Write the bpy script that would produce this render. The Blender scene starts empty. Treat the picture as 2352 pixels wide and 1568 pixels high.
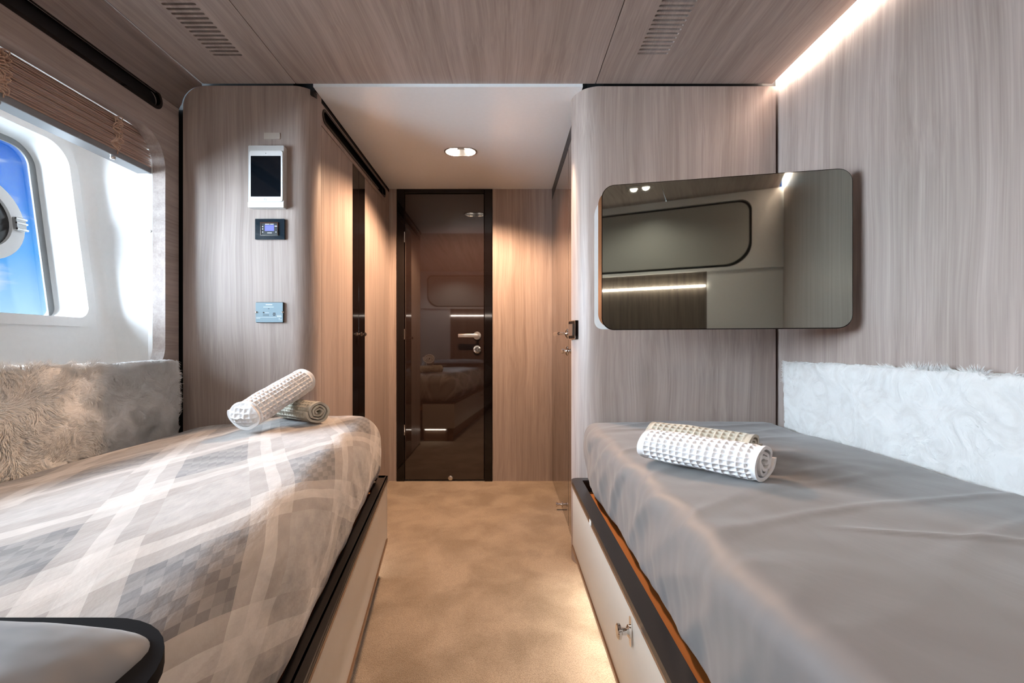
import bpy, bmesh, math, random
from mathutils import Vector, Matrix, noise
from mathutils.geometry import tessellate_polygon
random.seed(7)
PI = math.pi
S = bpy.context.scene
COL = S.collection

# ------------------------------------------------------------------ camera
cam_d = bpy.data.cameras.new('camera'); cam = bpy.data.objects.new('camera', cam_d); COL.objects.link(cam)
cam_d.sensor_width = 36.0; cam_d.lens = 16.0
cam_d.shift_x = 16 / 2352; cam_d.shift_y = 9 / 2352
cam_d.clip_start = 0.01; cam_d.clip_end = 200
cam.location = (0, 0, .924); cam.rotation_euler = (PI / 2, 0, 0)
S.camera = cam

# ------------------------------------------------------------------ world, sun, exposure
S.view_settings.view_transform = 'Standard'; S.view_settings.look = 'None'
S.view_settings.gamma = 1.0; S.view_settings.use_curve_mapping = False
S.view_settings.exposure = 1.65
S.cycles.max_bounces = 10; S.cycles.diffuse_bounces = 6; S.cycles.glossy_bounces = 5
S.cycles.transparent_max_bounces = 12; S.cycles.caustics_reflective = False; S.cycles.caustics_refractive = False
S.cycles.sample_clamp_indirect = 6.0

W = bpy.data.worlds.new('world'); S.world = W; W.use_nodes = True
wn = W.node_tree.nodes; wl = W.node_tree.links; wn.clear()
w_out = wn.new('ShaderNodeOutputWorld'); w_bg = wn.new('ShaderNodeBackground')
w_tc = wn.new('ShaderNodeTexCoord'); w_sep = wn.new('ShaderNodeSeparateXYZ')
wl.new(w_tc.outputs['Generated'], w_sep.inputs[0])
w_ramp = wn.new('ShaderNodeValToRGB'); wl.new(w_sep.outputs['Z'], w_ramp.inputs[0])
cr = w_ramp.color_ramp
cr.elements[0].position = 0.0; cr.elements[0].color = (.62, .80, .93, 1)
cr.elements[1].position = 1.0; cr.elements[1].color = (.003, .04, .30, 1)
for p, c in ((.05, (.38, .66, .93, 1)), (.14, (.05, .34, .86, 1)), (.22, (.006, .16, .68, 1)), (.32, (.003, .085, .50, 1))):
    e = cr.elements.new(p); e.color = c
w_map = wn.new('ShaderNodeMapping'); w_map.inputs['Scale'].default_value = (2.2, 2.2, 5.5)
w_map.inputs['Location'].default_value = (.31, .12, .27)
wl.new(w_tc.outputs['Generated'], w_map.inputs[0])
w_noise = wn.new('ShaderNodeTexNoise'); w_noise.inputs['Scale'].default_value = 2.4
w_noise.inputs['Detail'].default_value = 8; w_noise.inputs['Roughness'].default_value = .58
wl.new(w_map.outputs[0], w_noise.inputs['Vector'])
w_cr = wn.new('ShaderNodeValToRGB'); w_cr.color_ramp.elements[0].position = .57; w_cr.color_ramp.elements[1].position = .70
wl.new(w_noise.outputs[0], w_cr.inputs[0])
w_mix = wn.new('ShaderNodeMixRGB'); wl.new(w_cr.outputs[0], w_mix.inputs[0]); wl.new(w_ramp.outputs[0], w_mix.inputs[1])
w_mix.inputs[2].default_value = (.86, .89, .95, 1)
wl.new(w_mix.outputs[0], w_bg.inputs[0]); w_bg.inputs[1].default_value = .38
wl.new(w_bg.outputs[0], w_out.inputs[0])

sun_d = bpy.data.lights.new('sun', 'SUN'); sun = bpy.data.objects.new('sun', sun_d); COL.objects.link(sun)
sun_d.energy = 24.0; sun_d.angle = math.radians(105); sun_d.color = (.74, .87, 1.0)
sun.rotation_euler = Vector((.66, .56, -.46)).to_track_quat('-Z', 'Y').to_euler()

# ------------------------------------------------------------------ materials
def new_mat(name):
    m = bpy.data.materials.new(name); m.use_nodes = True
    return m, m.node_tree.nodes, m.node_tree.links, m.node_tree.nodes['Principled BSDF']

def plain(name, col, rough=.5, metal=0.0, spec=.5, coat=0.0, sheen=0.0, emit=None, estr=0.0, bump=None):
    m, n, l, p = new_mat(name)
    p.inputs['Base Color'].default_value = (*col, 1); p.inputs['Roughness'].default_value = rough
    p.inputs['Metallic'].default_value = metal; p.inputs['Specular IOR Level'].default_value = spec
    p.inputs['Coat Weight'].default_value = coat; p.inputs['Coat Roughness'].default_value = .02
    p.inputs['Sheen Weight'].default_value = sheen
    if emit: p.inputs['Emission Color'].default_value = (*emit, 1); p.inputs['Emission Strength'].default_value = estr
    # a fine grain so that nothing is perfectly flat
    tc = n.new('ShaderNodeTexCoord'); nz = n.new('ShaderNodeTexNoise')
    nz.inputs['Scale'].default_value = bump[0] if bump else 60; nz.inputs['Detail'].default_value = 3
    l.new(tc.outputs['Object'], nz.inputs['Vector'])
    if bump:
        b = n.new('ShaderNodeBump'); b.inputs['Strength'].default_value = bump[1]; b.inputs['Distance'].default_value = bump[2]
        l.new(nz.outputs[0], b.inputs['Height']); l.new(b.outputs[0], p.inputs['Normal'])
    mx = n.new('ShaderNodeMixRGB'); mx.blend_type = 'MULTIPLY'; mx.inputs[0].default_value = .06
    mx.inputs[1].default_value = (*col, 1); l.new(nz.outputs[0], mx.inputs[2]); l.new(mx.outputs[0], p.inputs['Base Color'])
    return m

def wood(name, axis, light=(.45, .375, .34), dark=(.305, .245, .218), rough=.42, bump=.25):
    m, n, l, p = new_mat(name)
    tc = n.new('ShaderNodeTexCoord')
    def mp(along):
        q = n.new('ShaderNodeMapping'); s = [1, 1, 1]; s[axis] = along
        q.inputs['Scale'].default_value = s
        return q
    warp = n.new('ShaderNodeTexNoise'); warp.inputs['Scale'].default_value = 3.2; warp.inputs['Detail'].default_value = 1
    wm = mp(.55); l.new(tc.outputs['Object'], wm.inputs[0]); l.new(wm.outputs[0], warp.inputs['Vector'])
    off = n.new('ShaderNodeVectorMath'); off.operation = 'MULTIPLY_ADD'
    off.inputs[1].default_value = (.05, .05, .05); l.new(warp.outputs['Color'], off.inputs[0]); l.new(tc.outputs['Object'], off.inputs[2])
    outs = []
    for along, sc, det in ((.028, 30, 5), (.012, 190, 2), (.10, 5, 3)):
        q = mp(along); l.new(off.outputs[0], q.inputs[0])
        t = n.new('ShaderNodeTexNoise'); t.inputs['Scale'].default_value = sc; t.inputs['Detail'].default_value = det
        t.inputs['Roughness'].default_value = .6; l.new(q.outputs[0], t.inputs['Vector']); outs.append(t.outputs[0])
    a = n.new('ShaderNodeMath'); a.operation = 'MULTIPLY'; a.inputs[1].default_value = .50; l.new(outs[0], a.inputs[0])
    b = n.new('ShaderNodeMath'); b.operation = 'MULTIPLY_ADD'; b.inputs[1].default_value = .30; l.new(outs[1], b.inputs[0]); l.new(a.outputs[0], b.inputs[2])
    c = n.new('ShaderNodeMath'); c.operation = 'MULTIPLY_ADD'; c.inputs[1].default_value = .20; l.new(outs[2], c.inputs[0]); l.new(b.outputs[0], c.inputs[2])
    r = n.new('ShaderNodeValToRGB'); l.new(c.outputs[0], r.inputs[0])
    r.color_ramp.elements[0].position = .39; r.color_ramp.elements[0].color = (*dark, 1)
    r.color_ramp.elements[1].position = .60; r.color_ramp.elements[1].color = (*light, 1)
    l.new(r.outputs[0], p.inputs['Base Color'])
    p.inputs['Roughness'].default_value = rough; p.inputs['Specular IOR Level'].default_value = .4
    bp = n.new('ShaderNodeBump'); bp.inputs['Strength'].default_value = bump; bp.inputs['Distance'].default_value = .002
    l.new(c.outputs[0], bp.inputs['Height']); l.new(bp.outputs[0], p.inputs['Normal'])
    return m

WOOD_V = wood('wood_vertical_grain', 2)
WOOD_Y = wood('wood_lengthwise_grain', 1)
WOOD_DK = wood('wood_rear_dark', 2, (.22, .18, .15), (.13, .105, .09), .3)
WHITE = plain('white_moulding', (.92, .92, .91), .35)
WHITE_C = plain('white_ceiling', (.88, .93, .97), .22)
VENT = plain('vent_shadow_brown', (.018, .015, .013), .6)
BLACK = plain('black_gap', (.006, .006, .007), .5)
BLACKG = plain('black_gloss', (.006, .004, .004), .05, spec=.35)
LACQ = plain('brown_lacquer', (.022, .013, .011), .03, spec=.95)
LACQ_B = plain('brown_lacquer_side', (.060, .036, .027), .05, spec=1.0, coat=.5)
CREAM = plain('cream_lacquer', (.55, .51, .455), .30)
BRONZE = plain('bronze_trim', (.26, .155, .095), .25, metal=.6)
RAIL = plain('black_rail', (.014, .011, .010), .28, spec=.3)
ORANGE = plain('orange_ply', (.52, .20, .055), .55)
CHROME = plain('chrome', (.82, .80, .78), .08, metal=1.0)
SATIN = plain('satin_metal', (.62, .58, .55), .28, metal=1.0)
GREYRAIL = plain('grey_metal', (.30, .31, .325), .35, metal=.3)
SEAL = plain('grey_seal', (.22, .225, .23), .55, bump=(25, .5, .01))
SLAT = wood('blind_slat_wood', 1, (.66, .46, .37), (.48, .32, .25), .45)
CORD = plain('blind_cord', (.62, .42, .31), .8)
CLEAR = plain('clear_latch', (.55, .56, .56), .1, metal=.5)
PGLASS = plain('smoked_glass', (.035, .038, .04), .12)
PWHITE = plain('port_white', (.68, .68, .67), .3)
TABW = plain('tablet_white', (.80, .80, .80), .25)
DOCK = plain('dock_silver', (.58, .58, .57), .35, metal=.15)
SCREEN = plain('screen_black', (.004, .006, .009), .06)
THERMO = plain('thermostat_navy', (.012, .022, .032), .06, spec=.9)
THERMO_F = plain('thermostat_face', (.05, .055, .06), .25)
LCD = plain('lcd_violet', (.10, .11, .32), .2, emit=(.12, .14, .45), estr=.35)
MARK = plain('white_print', (.75, .78, .78), .5)
ALARM = plain('alarm_bluegrey', (.20, .29, .34), .38)
STICK = plain('beige_tape', (.50, .45, .40), .5)
TOWELW = plain('towel_white', (.74, .74, .75), .9, sheen=.3, bump=(420, .35, .002))
TOWELC = plain('towel_cream', (.48, .445, .365), .9, sheen=.3, bump=(420, .35, .002))
TVBACK = plain('tv_white_shell', (.62, .62, .61), .3)

def fabric_sheet():
    m, n, l, p = new_mat('grey_sheet')
    tc = n.new('ShaderNodeTexCoord')
    p.inputs['Base Color'].default_value = (.150, .139, .136, 1); p.inputs['Roughness'].default_value = .55
    p.inputs['Sheen Weight'].default_value = .22; p.inputs['Sheen Roughness'].default_value = .5
    mp = n.new('ShaderNodeMapping'); mp.inputs['Scale'].default_value = (2.2, 1.3, 1.2); mp.inputs['Rotation'].default_value = (0, 0, .5)
    l.new(tc.outputs['Object'], mp.inputs[0])
    a = n.new('ShaderNodeTexNoise'); a.inputs['Scale'].default_value = 2.3; a.inputs['Detail'].default_value = 4; a.inputs['Distortion'].default_value = .8
    l.new(mp.outputs[0], a.inputs['Vector'])
    b1 = n.new('ShaderNodeBump'); b1.inputs['Strength'].default_value = .12; b1.inputs['Distance'].default_value = .02
    l.new(a.outputs[0], b1.inputs['Height']); l.new(b1.outputs[0], p.inputs['Normal'])
    return m
SHEET = fabric_sheet()

def plaid():
    # printed throw: soft argyle of pale, taupe and charcoal lozenges, read from the cloth's own UV (metres)
    m, n, l, p = new_mat('plaid_throw')
    def M(op, a, b=None, c=None):
        q = n.new('ShaderNodeMath'); q.operation = op
        for i, v in enumerate((a, b, c)):
            if v is None: continue
            if isinstance(v, (int, float)): q.inputs[i].default_value = v
            else: l.new(v, q.inputs[i])
        return q.outputs[0]
    uv = n.new('ShaderNodeUVMap'); sp = n.new('ShaderNodeSeparateXYZ'); l.new(uv.outputs[0], sp.inputs[0])
    wob = n.new('ShaderNodeTexNoise'); wob.inputs['Scale'].default_value = 4; l.new(uv.outputs[0], wob.inputs['Vector'])
    u = M('MULTIPLY_ADD', wob.outputs[0], .02, sp.outputs[0]); v = sp.outputs[1]
    uu = M('MULTIPLY', u, 1 / .25); vv = M('MULTIPLY', v, 1 / .55)
    P = M('ADD', uu, vv); Q = M('SUBTRACT', uu, vv)
    fp = M('FRACT', P); fq = M('FRACT', Q)
    def band(f, lo, hi): return M('MULTIPLY', M('GREATER_THAN', f, lo), M('LESS_THAN', f, hi))
    bp_, bq = band(fp, .0, .60), band(fq, .0, .60)
    dark = M('MULTIPLY', bp_, bq)
    either = M('SUBTRACT', M('ADD', bp_, bq), M('MULTIPLY', dark, 2.0))
    lp, lq = band(fp, .74, .86), band(fq, .74, .86)
    par = M('ABSOLUTE', M('MODULO', M('ADD', M('FLOOR', P), M('FLOOR', Q)), 2.0))
    line = M('MAXIMUM', lp, lq)
    # pixel-like steps inside the dark lozenges
    st = M('FRACT', M('MULTIPLY_ADD', M('FLOOR', M('MULTIPLY', P, 13)), .377, M('MULTIPLY', M('FLOOR', M('MULTIPLY', Q, 13)), .613)))
    def mixc(f, a, b):
        q = n.new('ShaderNodeMixRGB'); l.new(f, q.inputs[0])
        for i, x in ((1, a), (2, b)):
            if isinstance(x, tuple): q.inputs[i].default_value = (*x, 1)
            else: l.new(x, q.inputs[i])
        return q.outputs[0]
    c = mixc(either, (.41, .38, .35), (.275, .245, .222))
    c = mixc(M('MULTIPLY', line, .55), c, (.52, .485, .45))
    c = mixc(M('MULTIPLY', dark, M('MULTIPLY', M('MULTIPLY_ADD', st, .34, .62), M('MULTIPLY_ADD', par, -.68, 1.0))), c, (.050, .047, .052))
    fz = n.new('ShaderNodeTexNoise'); fz.inputs['Scale'].default_value = 38; fz.inputs['Detail'].default_value = 5
    mp = n.new('ShaderNodeMapping'); mp.inputs['Scale'].default_value = (1, .45, 1); mp.inputs['Rotation'].default_value = (0, 0, .6)
    l.new(uv.outputs[0], mp.inputs[0]); l.new(mp.outputs[0], fz.inputs['Vector'])
    fzr = n.new('ShaderNodeValToRGB'); fzr.color_ramp.elements[0].position = .3; fzr.color_ramp.elements[1].position = .7
    fzr.color_ramp.elements[0].color = (.78, .78, .78, 1); l.new(fz.outputs[0], fzr.inputs[0])
    mu = n.new('ShaderNodeMixRGB'); mu.blend_type = 'MULTIPLY'; mu.inputs[0].default_value = 1; l.new(c, mu.inputs[1]); l.new(fzr.outputs[0], mu.inputs[2])
    l.new(mu.outputs[0], p.inputs['Base Color'])
    p.inputs['Roughness'].default_value = .8; p.inputs['Sheen Weight'].default_value = .35
    b = n.new('ShaderNodeBump'); b.inputs['Strength'].default_value = .5; b.inputs['Distance'].default_value = .006
    l.new(fz.outputs[0], b.inputs['Height']); l.new(b.outputs[0], p.inputs['Normal'])
    return m
PLAID = plaid()

def carpet():
    m, n, l, p = new_mat('beige_carpet')
    tc = n.new('ShaderNodeTexCoord')
    a = n.new('ShaderNodeTexNoise'); a.inputs['Scale'].default_value = 6; a.inputs['Detail'].default_value = 7; a.inputs['Distortion'].default_value = .35
    f = n.new('ShaderNodeTexNoise'); f.inputs['Scale'].default_value = 330; f.inputs['Detail'].default_value = 3
    for t in (a, f): l.new(tc.outputs['Object'], t.inputs['Vector'])
    r = n.new('ShaderNodeValToRGB'); l.new(a.outputs[0], r.inputs[0])
    r.color_ramp.elements[0].position = .36; r.color_ramp.elements[0].color = (.345, .268, .19, 1)
    r.color_ramp.elements[1].position = .62; r.color_ramp.elements[1].color = (.485, .392, .295, 1)
    r2 = n.new('ShaderNodeValToRGB'); l.new(f.outputs[0], r2.inputs[0])
    r2.color_ramp.elements[0].position = .3; r2.color_ramp.elements[0].color = (.62, .60, .57, 1); r2.color_ramp.elements[1].position = .6
    mu = n.new('ShaderNodeMixRGB'); mu.blend_type = 'MULTIPLY'; mu.inputs[0].default_value = 1
    l.new(r.outputs[0], mu.inputs[1]); l.new(r2.outputs[0], mu.inputs[2]); l.new(mu.outputs[0], p.inputs['Base Color'])
    p.inputs['Roughness'].default_value = .95; p.inputs['Sheen Weight'].default_value = .2
    s = n.new('ShaderNodeMath'); s.operation = 'MULTIPLY_ADD'; s.inputs[1].default_value = 1.6
    l.new(a.outputs[0], s.inputs[0]); l.new(f.outputs[0], s.inputs[2])
    b = n.new('ShaderNodeBump'); b.inputs['Strength'].default_value = .55; b.inputs['Distance'].default_value = .006
    l.new(s.outputs[0], b.inputs['Height']); l.new(b.outputs[0], p.inputs['Normal'])
    return m
CARPET = carpet()

def fur(name, col, col2):
    m, n, l, p = new_mat(name)
    tc = n.new('ShaderNodeTexCoord')
    a = n.new('ShaderNodeTexNoise'); a.inputs['Scale'].default_value = 11; a.inputs['Detail'].default_value = 7; a.inputs['Distortion'].default_value = 2.6
    l.new(tc.outputs['Object'], a.inputs['Vector'])
    r = n.new('ShaderNodeValToRGB'); l.new(a.outputs[0], r.inputs[0])
    r.color_ramp.elements[0].position = .30; r.color_ramp.elements[0].color = (*col2, 1)
    r.color_ramp.elements[1].position = .58; r.color_ramp.elements[1].color = (*col, 1)
    l.new(r.outputs[0], p.inputs['Base Color'])
    p.inputs['Roughness'].default_value = .9; p.inputs['Sheen Weight'].default_value = .5
    b = n.new('ShaderNodeBump'); b.inputs['Strength'].default_value = .6; b.inputs['Distance'].default_value = .012
    l.new(a.outputs[0], b.inputs['Height']); l.new(b.outputs[0], p.inputs['Normal'])
    return m
FUR = fur('white_fur', (.70, .70, .685), (.61, .60, .58))

def satin_pillow():
    return plain('grey_satin', (.12, .125, .135), .58, sheen=.3, bump=(6, .8, .05))
PILLOW = satin_pillow()
PIPING = plain('black_satin', (.004, .004, .005), .8, spec=.1)

def emitter(name, col, st):
    m = bpy.data.materials.new(name); m.use_nodes = True
    n = m.node_tree.nodes; l = m.node_tree.links; n.clear()
    e = n.new('ShaderNodeEmission'); e.inputs[0].default_value = (*col, 1); e.inputs[1].default_value = st
    o = n.new('ShaderNodeOutputMaterial'); l.new(e.outputs[0], o.inputs[0])
    return m
WARM = (1.0, .63, .39)
SOFT = (1.0, .89, .79)
LAMP = emitter('lamp_lens', (1.0, .93, .82), 10)
LED = emitter('led_cove', (1.0, .84, .72), 42)
LED_REAR = emitter('led_rear', (1.0, .86, .74), 14)
LED_FLOOR = emitter('led_floor', (1.0, .90, .78), 20)

def glass():
    m = bpy.data.materials.new('window_glass'); m.use_nodes = True
    n = m.node_tree.nodes; l = m.node_tree.links; n.clear()
    t = n.new('ShaderNodeBsdfTransparent'); t.inputs[0].default_value = (.97, .98, .98, 1)
    g = n.new('ShaderNodeBsdfGlossy'); g.inputs['Roughness'].default_value = .01
    f = n.new('ShaderNodeFresnel'); f.inputs[0].default_value = 1.25
    x = n.new('ShaderNodeMixShader'); o = n.new('ShaderNodeOutputMaterial')
    l.new(f.outputs[0], x.inputs[0]); l.new(t.outputs[0], x.inputs[1]); l.new(g.outputs[0], x.inputs[2]); l.new(x.outputs[0], o.inputs[0])
    return m
GLASS = glass()

def mirror():
    m, n, l, p = new_mat('tv_mirror')
    p.inputs['Base Color'].default_value = (.37, .405, .37, 1); p.inputs['Metallic'].default_value = 1; p.inputs['Roughness'].default_value = .025
    return m
MIRROR = mirror()

# ------------------------------------------------------------------ mesh helpers
def finish(me_or_bm, name, mat, parent=None, smooth=False, sharp=35):
    if isinstance(me_or_bm, bmesh.types.BMesh):
        bm = me_or_bm
        bmesh.ops.recalc_face_normals(bm, faces=bm.faces)
        me = bpy.data.meshes.new(name); bm.to_mesh(me); bm.free()
    else: me = me_or_bm
    co = [v.co for v in me.vertices]
    lo = Vector([min(c[i] for c in co) for i in range(3)]); hi = Vector([max(c[i] for c in co) for i in range(3)])
    org = Vector(((lo.x + hi.x) / 2, (lo.y + hi.y) / 2, lo.z))
    me.transform(Matrix.Translation(-org))
    if smooth:
        for f in me.polygons: f.use_smooth = True
        try: me.set_sharp_from_angle(angle=math.radians(sharp))
        except Exception: pass
    o = bpy.data.objects.new(name, me); COL.objects.link(o); o.location = org
    me.materials.append(mat)
    if parent:
        o.parent = parent
        q, tot = parent, Vector((0, 0, 0))
        while q: tot = tot + q.location; q = q.parent
        o.location = org - tot
    return o

def tag(o, label, cat, group=None, kind=None):
    o['label'] = label; o['category'] = cat
    if group: o['group'] = group
    if kind: o['kind'] = kind
    return o
def struct(o, label, cat):
    return tag(o, label, cat, kind='structure')
def empty(name, loc, parent=None):
    o = bpy.data.objects.new(name, None); COL.objects.link(o); o.location = loc; o.empty_display_size = .05
    if parent: o.parent = parent
    return o

def box(x0, x1, y0, y1, z0, z1, bev=0.0, seg=2, bm=None):
    bm2 = bmesh.new(); bmesh.ops.create_cube(bm2, size=1)
    bmesh.ops.transform(bm2, matrix=Matrix.Translation(((x0 + x1) / 2, (y0 + y1) / 2, (z0 + z1) / 2)) @ Matrix.Diagonal((x1 - x0, y1 - y0, z1 - z0, 1)), verts=bm2.verts)
    if bev: bmesh.ops.bevel(bm2, geom=bm2.edges[:], offset=bev, segments=seg, profile=.5, affect='EDGES')
    if bm is None: return bm2
    join(bm, bm2); return bm
def join(bm, bm2):
    me = bpy.data.meshes.new('tmp'); bm2.to_mesh(me); bm2.free(); bm.from_mesh(me); bpy.data.meshes.remove(me)

def arc(cx, cy, r, a0, a1, n):
    return [(cx + r * math.cos(a0 + (a1 - a0) * i / n), cy + r * math.sin(a0 + (a1 - a0) * i / n)) for i in range(n + 1)]
def rrect(x0, y0, x1, y1, r, n=8):
    rs = r if isinstance(r, (list, tuple)) else (r, r, r, r)      # lower-left, lower-right, upper-right, upper-left
    return (arc(x0 + rs[0], y0 + rs[0], rs[0], PI, 1.5 * PI, n) + arc(x1 - rs[1], y0 + rs[1], rs[1], 1.5 * PI, 2 * PI, n)
            + arc(x1 - rs[2], y1 - rs[2], rs[2], 0, .5 * PI, n) + arc(x0 + rs[3], y1 - rs[3], rs[3], .5 * PI, PI, n))
def prism(outer, holes, w0, w1, mp, bm=None):
    """extrude a 2D polygon with holes from w0 to w1; mp(u, v, w) -> 3D"""
    new = bm is None
    if new: bm = bmesh.new()
    loops = [outer] + list(holes)
    flat = [p for lp in loops for p in lp]
    tris = tessellate_polygon([[Vector((p[0], p[1], 0)) for p in lp] for lp in loops])
    va = [bm.verts.new(mp(p[0], p[1], w0)) for p in flat]; vb = [bm.verts.new(mp(p[0], p[1], w1)) for p in flat]
    for t in tris:
        if len(set(t)) < 3: continue
        for vs in ([va[i] for i in t], [vb[i] for i in reversed(t)]):
            try: bm.faces.new(vs)
            except ValueError: pass
    k = 0
    for lp in loops:
        m = len(lp)
        for i in range(m):
            j = (i + 1) % m
            try: bm.faces.new((va[k + i], va[k + j], vb[k + j], vb[k + i]))
            except ValueError: pass
        k += m
    return bm
def tube(pts, r, sides=10, closed=False, bm=None, caps=True):
    new = bm is None
    if new: bm = bmesh.new()
    P = [Vector(p) for p in pts]; n = len(P); rings = []
    up = None
    for i in range(n):
        a = P[(i - 1) % n] if (closed or i > 0) else P[i]; b = P[(i + 1) % n] if (closed or i < n - 1) else P[i]
        t = (b - a).normalized()
        if up is None: up = t.orthogonal().normalized()
        up = (up - t * up.dot(t)).normalized(); sd = t.cross(up)
        rr = r[i] if isinstance(r, (list, tuple)) else r
        rings.append([bm.verts.new(P[i] + (up * math.cos(2 * PI * k / sides) + sd * math.sin(2 * PI * k / sides)) * rr) for k in range(sides)])
    for i in range(n if closed else n - 1):
        A, B = rings[i], rings[(i + 1) % n]
        for k in range(sides): bm.faces.new((A[k], A[(k + 1) % sides], B[(k + 1) % sides], B[k]))
    if caps and not closed: bm.faces.new(rings[0]); bm.faces.new(list(reversed(rings[-1])))
    return bm
def lathe(profile, origin, axis, n=28, bm=None):
    """profile [(radius, height)] turned about an axis"""
    if bm is None: bm = bmesh.new()
    q = Vector(axis).normalized().to_track_quat('Z', 'Y').to_matrix(); o = Vector(origin); rings = []
    for r, h in profile:
        if r < 1e-6: rings.append([bm.verts.new(o + q @ Vector((0, 0, h)))])
        else: rings.append([bm.verts.new(o + q @ Vector((r * math.cos(2 * PI * k / n), r * math.sin(2 * PI * k / n), h))) for k in range(n)])
    for A, B in zip(rings, rings[1:]):
        for k in range(n):
            a, b = A[k % len(A)], A[(k + 1) % len(A)]; c, d = B[(k + 1) % len(B)], B[k % len(B)]
            vs = []
            for v in (a, b, c, d):
                if v not in vs: vs.append(v)
            if len(vs) > 2:
                try: bm.faces.new(vs)
                except ValueError: pass
    return bm
def rounded_box(lo, hi, r, cnt, deform=None, uvf=None, skip=()):
    """densely gridded box with rounded edges; deform(x,y,z)->xyz, uvf(x,y,z)->uv"""
    bm = bmesh.new(); uvl = bm.loops.layers.uv.new('UVMap') if uvf else None
    lo = Vector(lo); hi = Vector(hi); vd = {}; pre = {}
    def vert(i, j, k):
        key = (i, j, k)
        if key in vd: return vd[key]
        p = Vector((lo[a] + (hi[a] - lo[a]) * (i, j, k)[a] / cnt[a] for a in range(3)))
        q = Vector((min(max(p[a], lo[a] + r), hi[a] - r) for a in range(3)))
        d = p - q
        if d.length > 1e-9: p = q + d.normalized() * r
        v = bm.verts.new(Vector(deform(*p)) if deform else p); vd[key] = v; pre[v] = p.copy()
        return v
    def quad(ks):
        vs = [vert(*k) for k in ks]
        try: f = bm.faces.new(vs)
        except ValueError: return
        if uvl:
            for lp in f.loops: lp[uvl].uv = uvf(*pre[lp.vert])
    X, Y, Z = cnt
    for s in (0, X):
        if ('x', s > 0) in skip: continue
        for j in range(Y):
            for k in range(Z): quad(((s, j, k), (s, j + 1, k), (s, j + 1, k + 1), (s, j, k + 1)))
    for s in (0, Y):
        if ('y', s > 0) in skip: continue
        for i in range(X):
            for k in range(Z): quad(((i, s, k), (i + 1, s, k), (i + 1, s, k + 1), (i, s, k + 1)))
    for s in (0, Z):
        if ('z', s > 0) in skip: continue
        for i in range(X):
            for j in range(Y): quad(((i, j, s), (i + 1, j, s), (i + 1, j + 1, s), (i, j + 1, s)))
    return bm
def sheet_wall(plan, z0, ztop, thick, n_z=1):
    """wall panel that follows a plan polyline [(x,y)], top height ztop(i), thickness to the right-hand side of travel"""
    bm = bmesh.new(); P = [Vector((p[0], p[1])) for p in plan]; n = len(P); fr, bk = [], []
    for i in range(n):
        t = (P[min(i + 1, n - 1)] - P[max(i - 1, 0)]).normalized(); nn = Vector((t.y, -t.x)) * -thick
        a, b = P[i], P[i] + nn; zt = ztop(i) if callable(ztop) else ztop
        fr.append([bm.verts.new((a.x, a.y, z)) for z in (z0, zt)]); bk.append([bm.verts.new((b.x, b.y, z)) for z in (z0, zt)])
    for i in range(n - 1):
        bm.faces.new((fr[i][0], fr[i + 1][0], fr[i + 1][1], fr[i][1])); bm.faces.new((bk[i][0], bk[i][1], bk[i + 1][1], bk[i + 1][0]))
        bm.faces.new((fr[i][1], fr[i + 1][1], bk[i + 1][1], bk[i][1])); bm.faces.new((fr[i][0], bk[i][0], bk[i + 1][0], fr[i + 1][0]))
    for i in (0, n - 1): bm.faces.new((fr[i][0], fr[i][1], bk[i][1], bk[i][0]))
    return bm
def fbm(x, y, z, o=4):
    return noise.fractal(Vector((x, y, z)), 1.0, 2.0, o)
def XYZ(u, v, w): return (u, v, w)

# key dimensions
ZC = 2.0            # cabin ceiling
YF = 1.873          # face of the front bulkhead
YB = 3.101          # end wall of the passage
YR = -.45           # wall behind the camera
XL, XR = -1.34, 1.127
HL, HR = -.79, .32  # passage walls

# ------------------------------------------------------------------ floor
bm = box(-1.40, 1.3, YR - .05, YB + .15, -.04, 0)
struct(finish(bm, 'floor', CARPET), 'beige deep pile carpet running from the beds to the door', 'carpet')

# ------------------------------------------------------------------ ceilings
ceil = empty('ceiling', (0, .7, ZC)); struct(ceil, 'pale wood panelled cabin ceiling with lengthwise seams and slotted vents', 'ceiling')
def slots(x0, x1, y0, y1, n):
    st = (y1 - y0) / n; out = []
    for i in range(n):
        yc = y0 + (i + .5) * st; h = .0054
        out.append(rrect(x0, yc - h, x1, yc + h, h * .98, 5))
    return out
cp = lambda u, v, w: (u, v, ZC + w)
bm = prism(rrect(-1.243, YR, -.8615, YF - .001, .0005, 1), slots(-1.083, -.975, 1.404, 1.697, 14), 0, .014, cp)
finish(bm, 'ceiling_panel', WOOD_Y, ceil)
bm = box(-.8585, .3715, YR, YF - .001, ZC, ZC + .014); finish(bm, 'ceiling_panel', WOOD_Y, ceil)
bm = prism(rrect(.3745, YR, 1.099, YF - .001, .0005, 1), slots(.489, .601, 1.39, 1.689, 14), 0, .014, cp)
finish(bm, 'ceiling_panel', WOOD_Y, ceil)
bm = box(-1.11, -.94, 1.36, 1.74, ZC + .040, ZC + .05); finish(bm, 'vent_tray', VENT, ceil)
bm = box(.46, .63, 1.34, 1.74, ZC + .040, ZC + .05); finish(bm, 'vent_tray', VENT, ceil)
bm = box(-2.2, 1.25, YR - .1, YB + .15, ZC + .11, ZC + .16); finish(bm, 'ceiling_leak_block', BLACK, ceil)  # unseen black slab added to stop light leaking through seams and gaps
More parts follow.
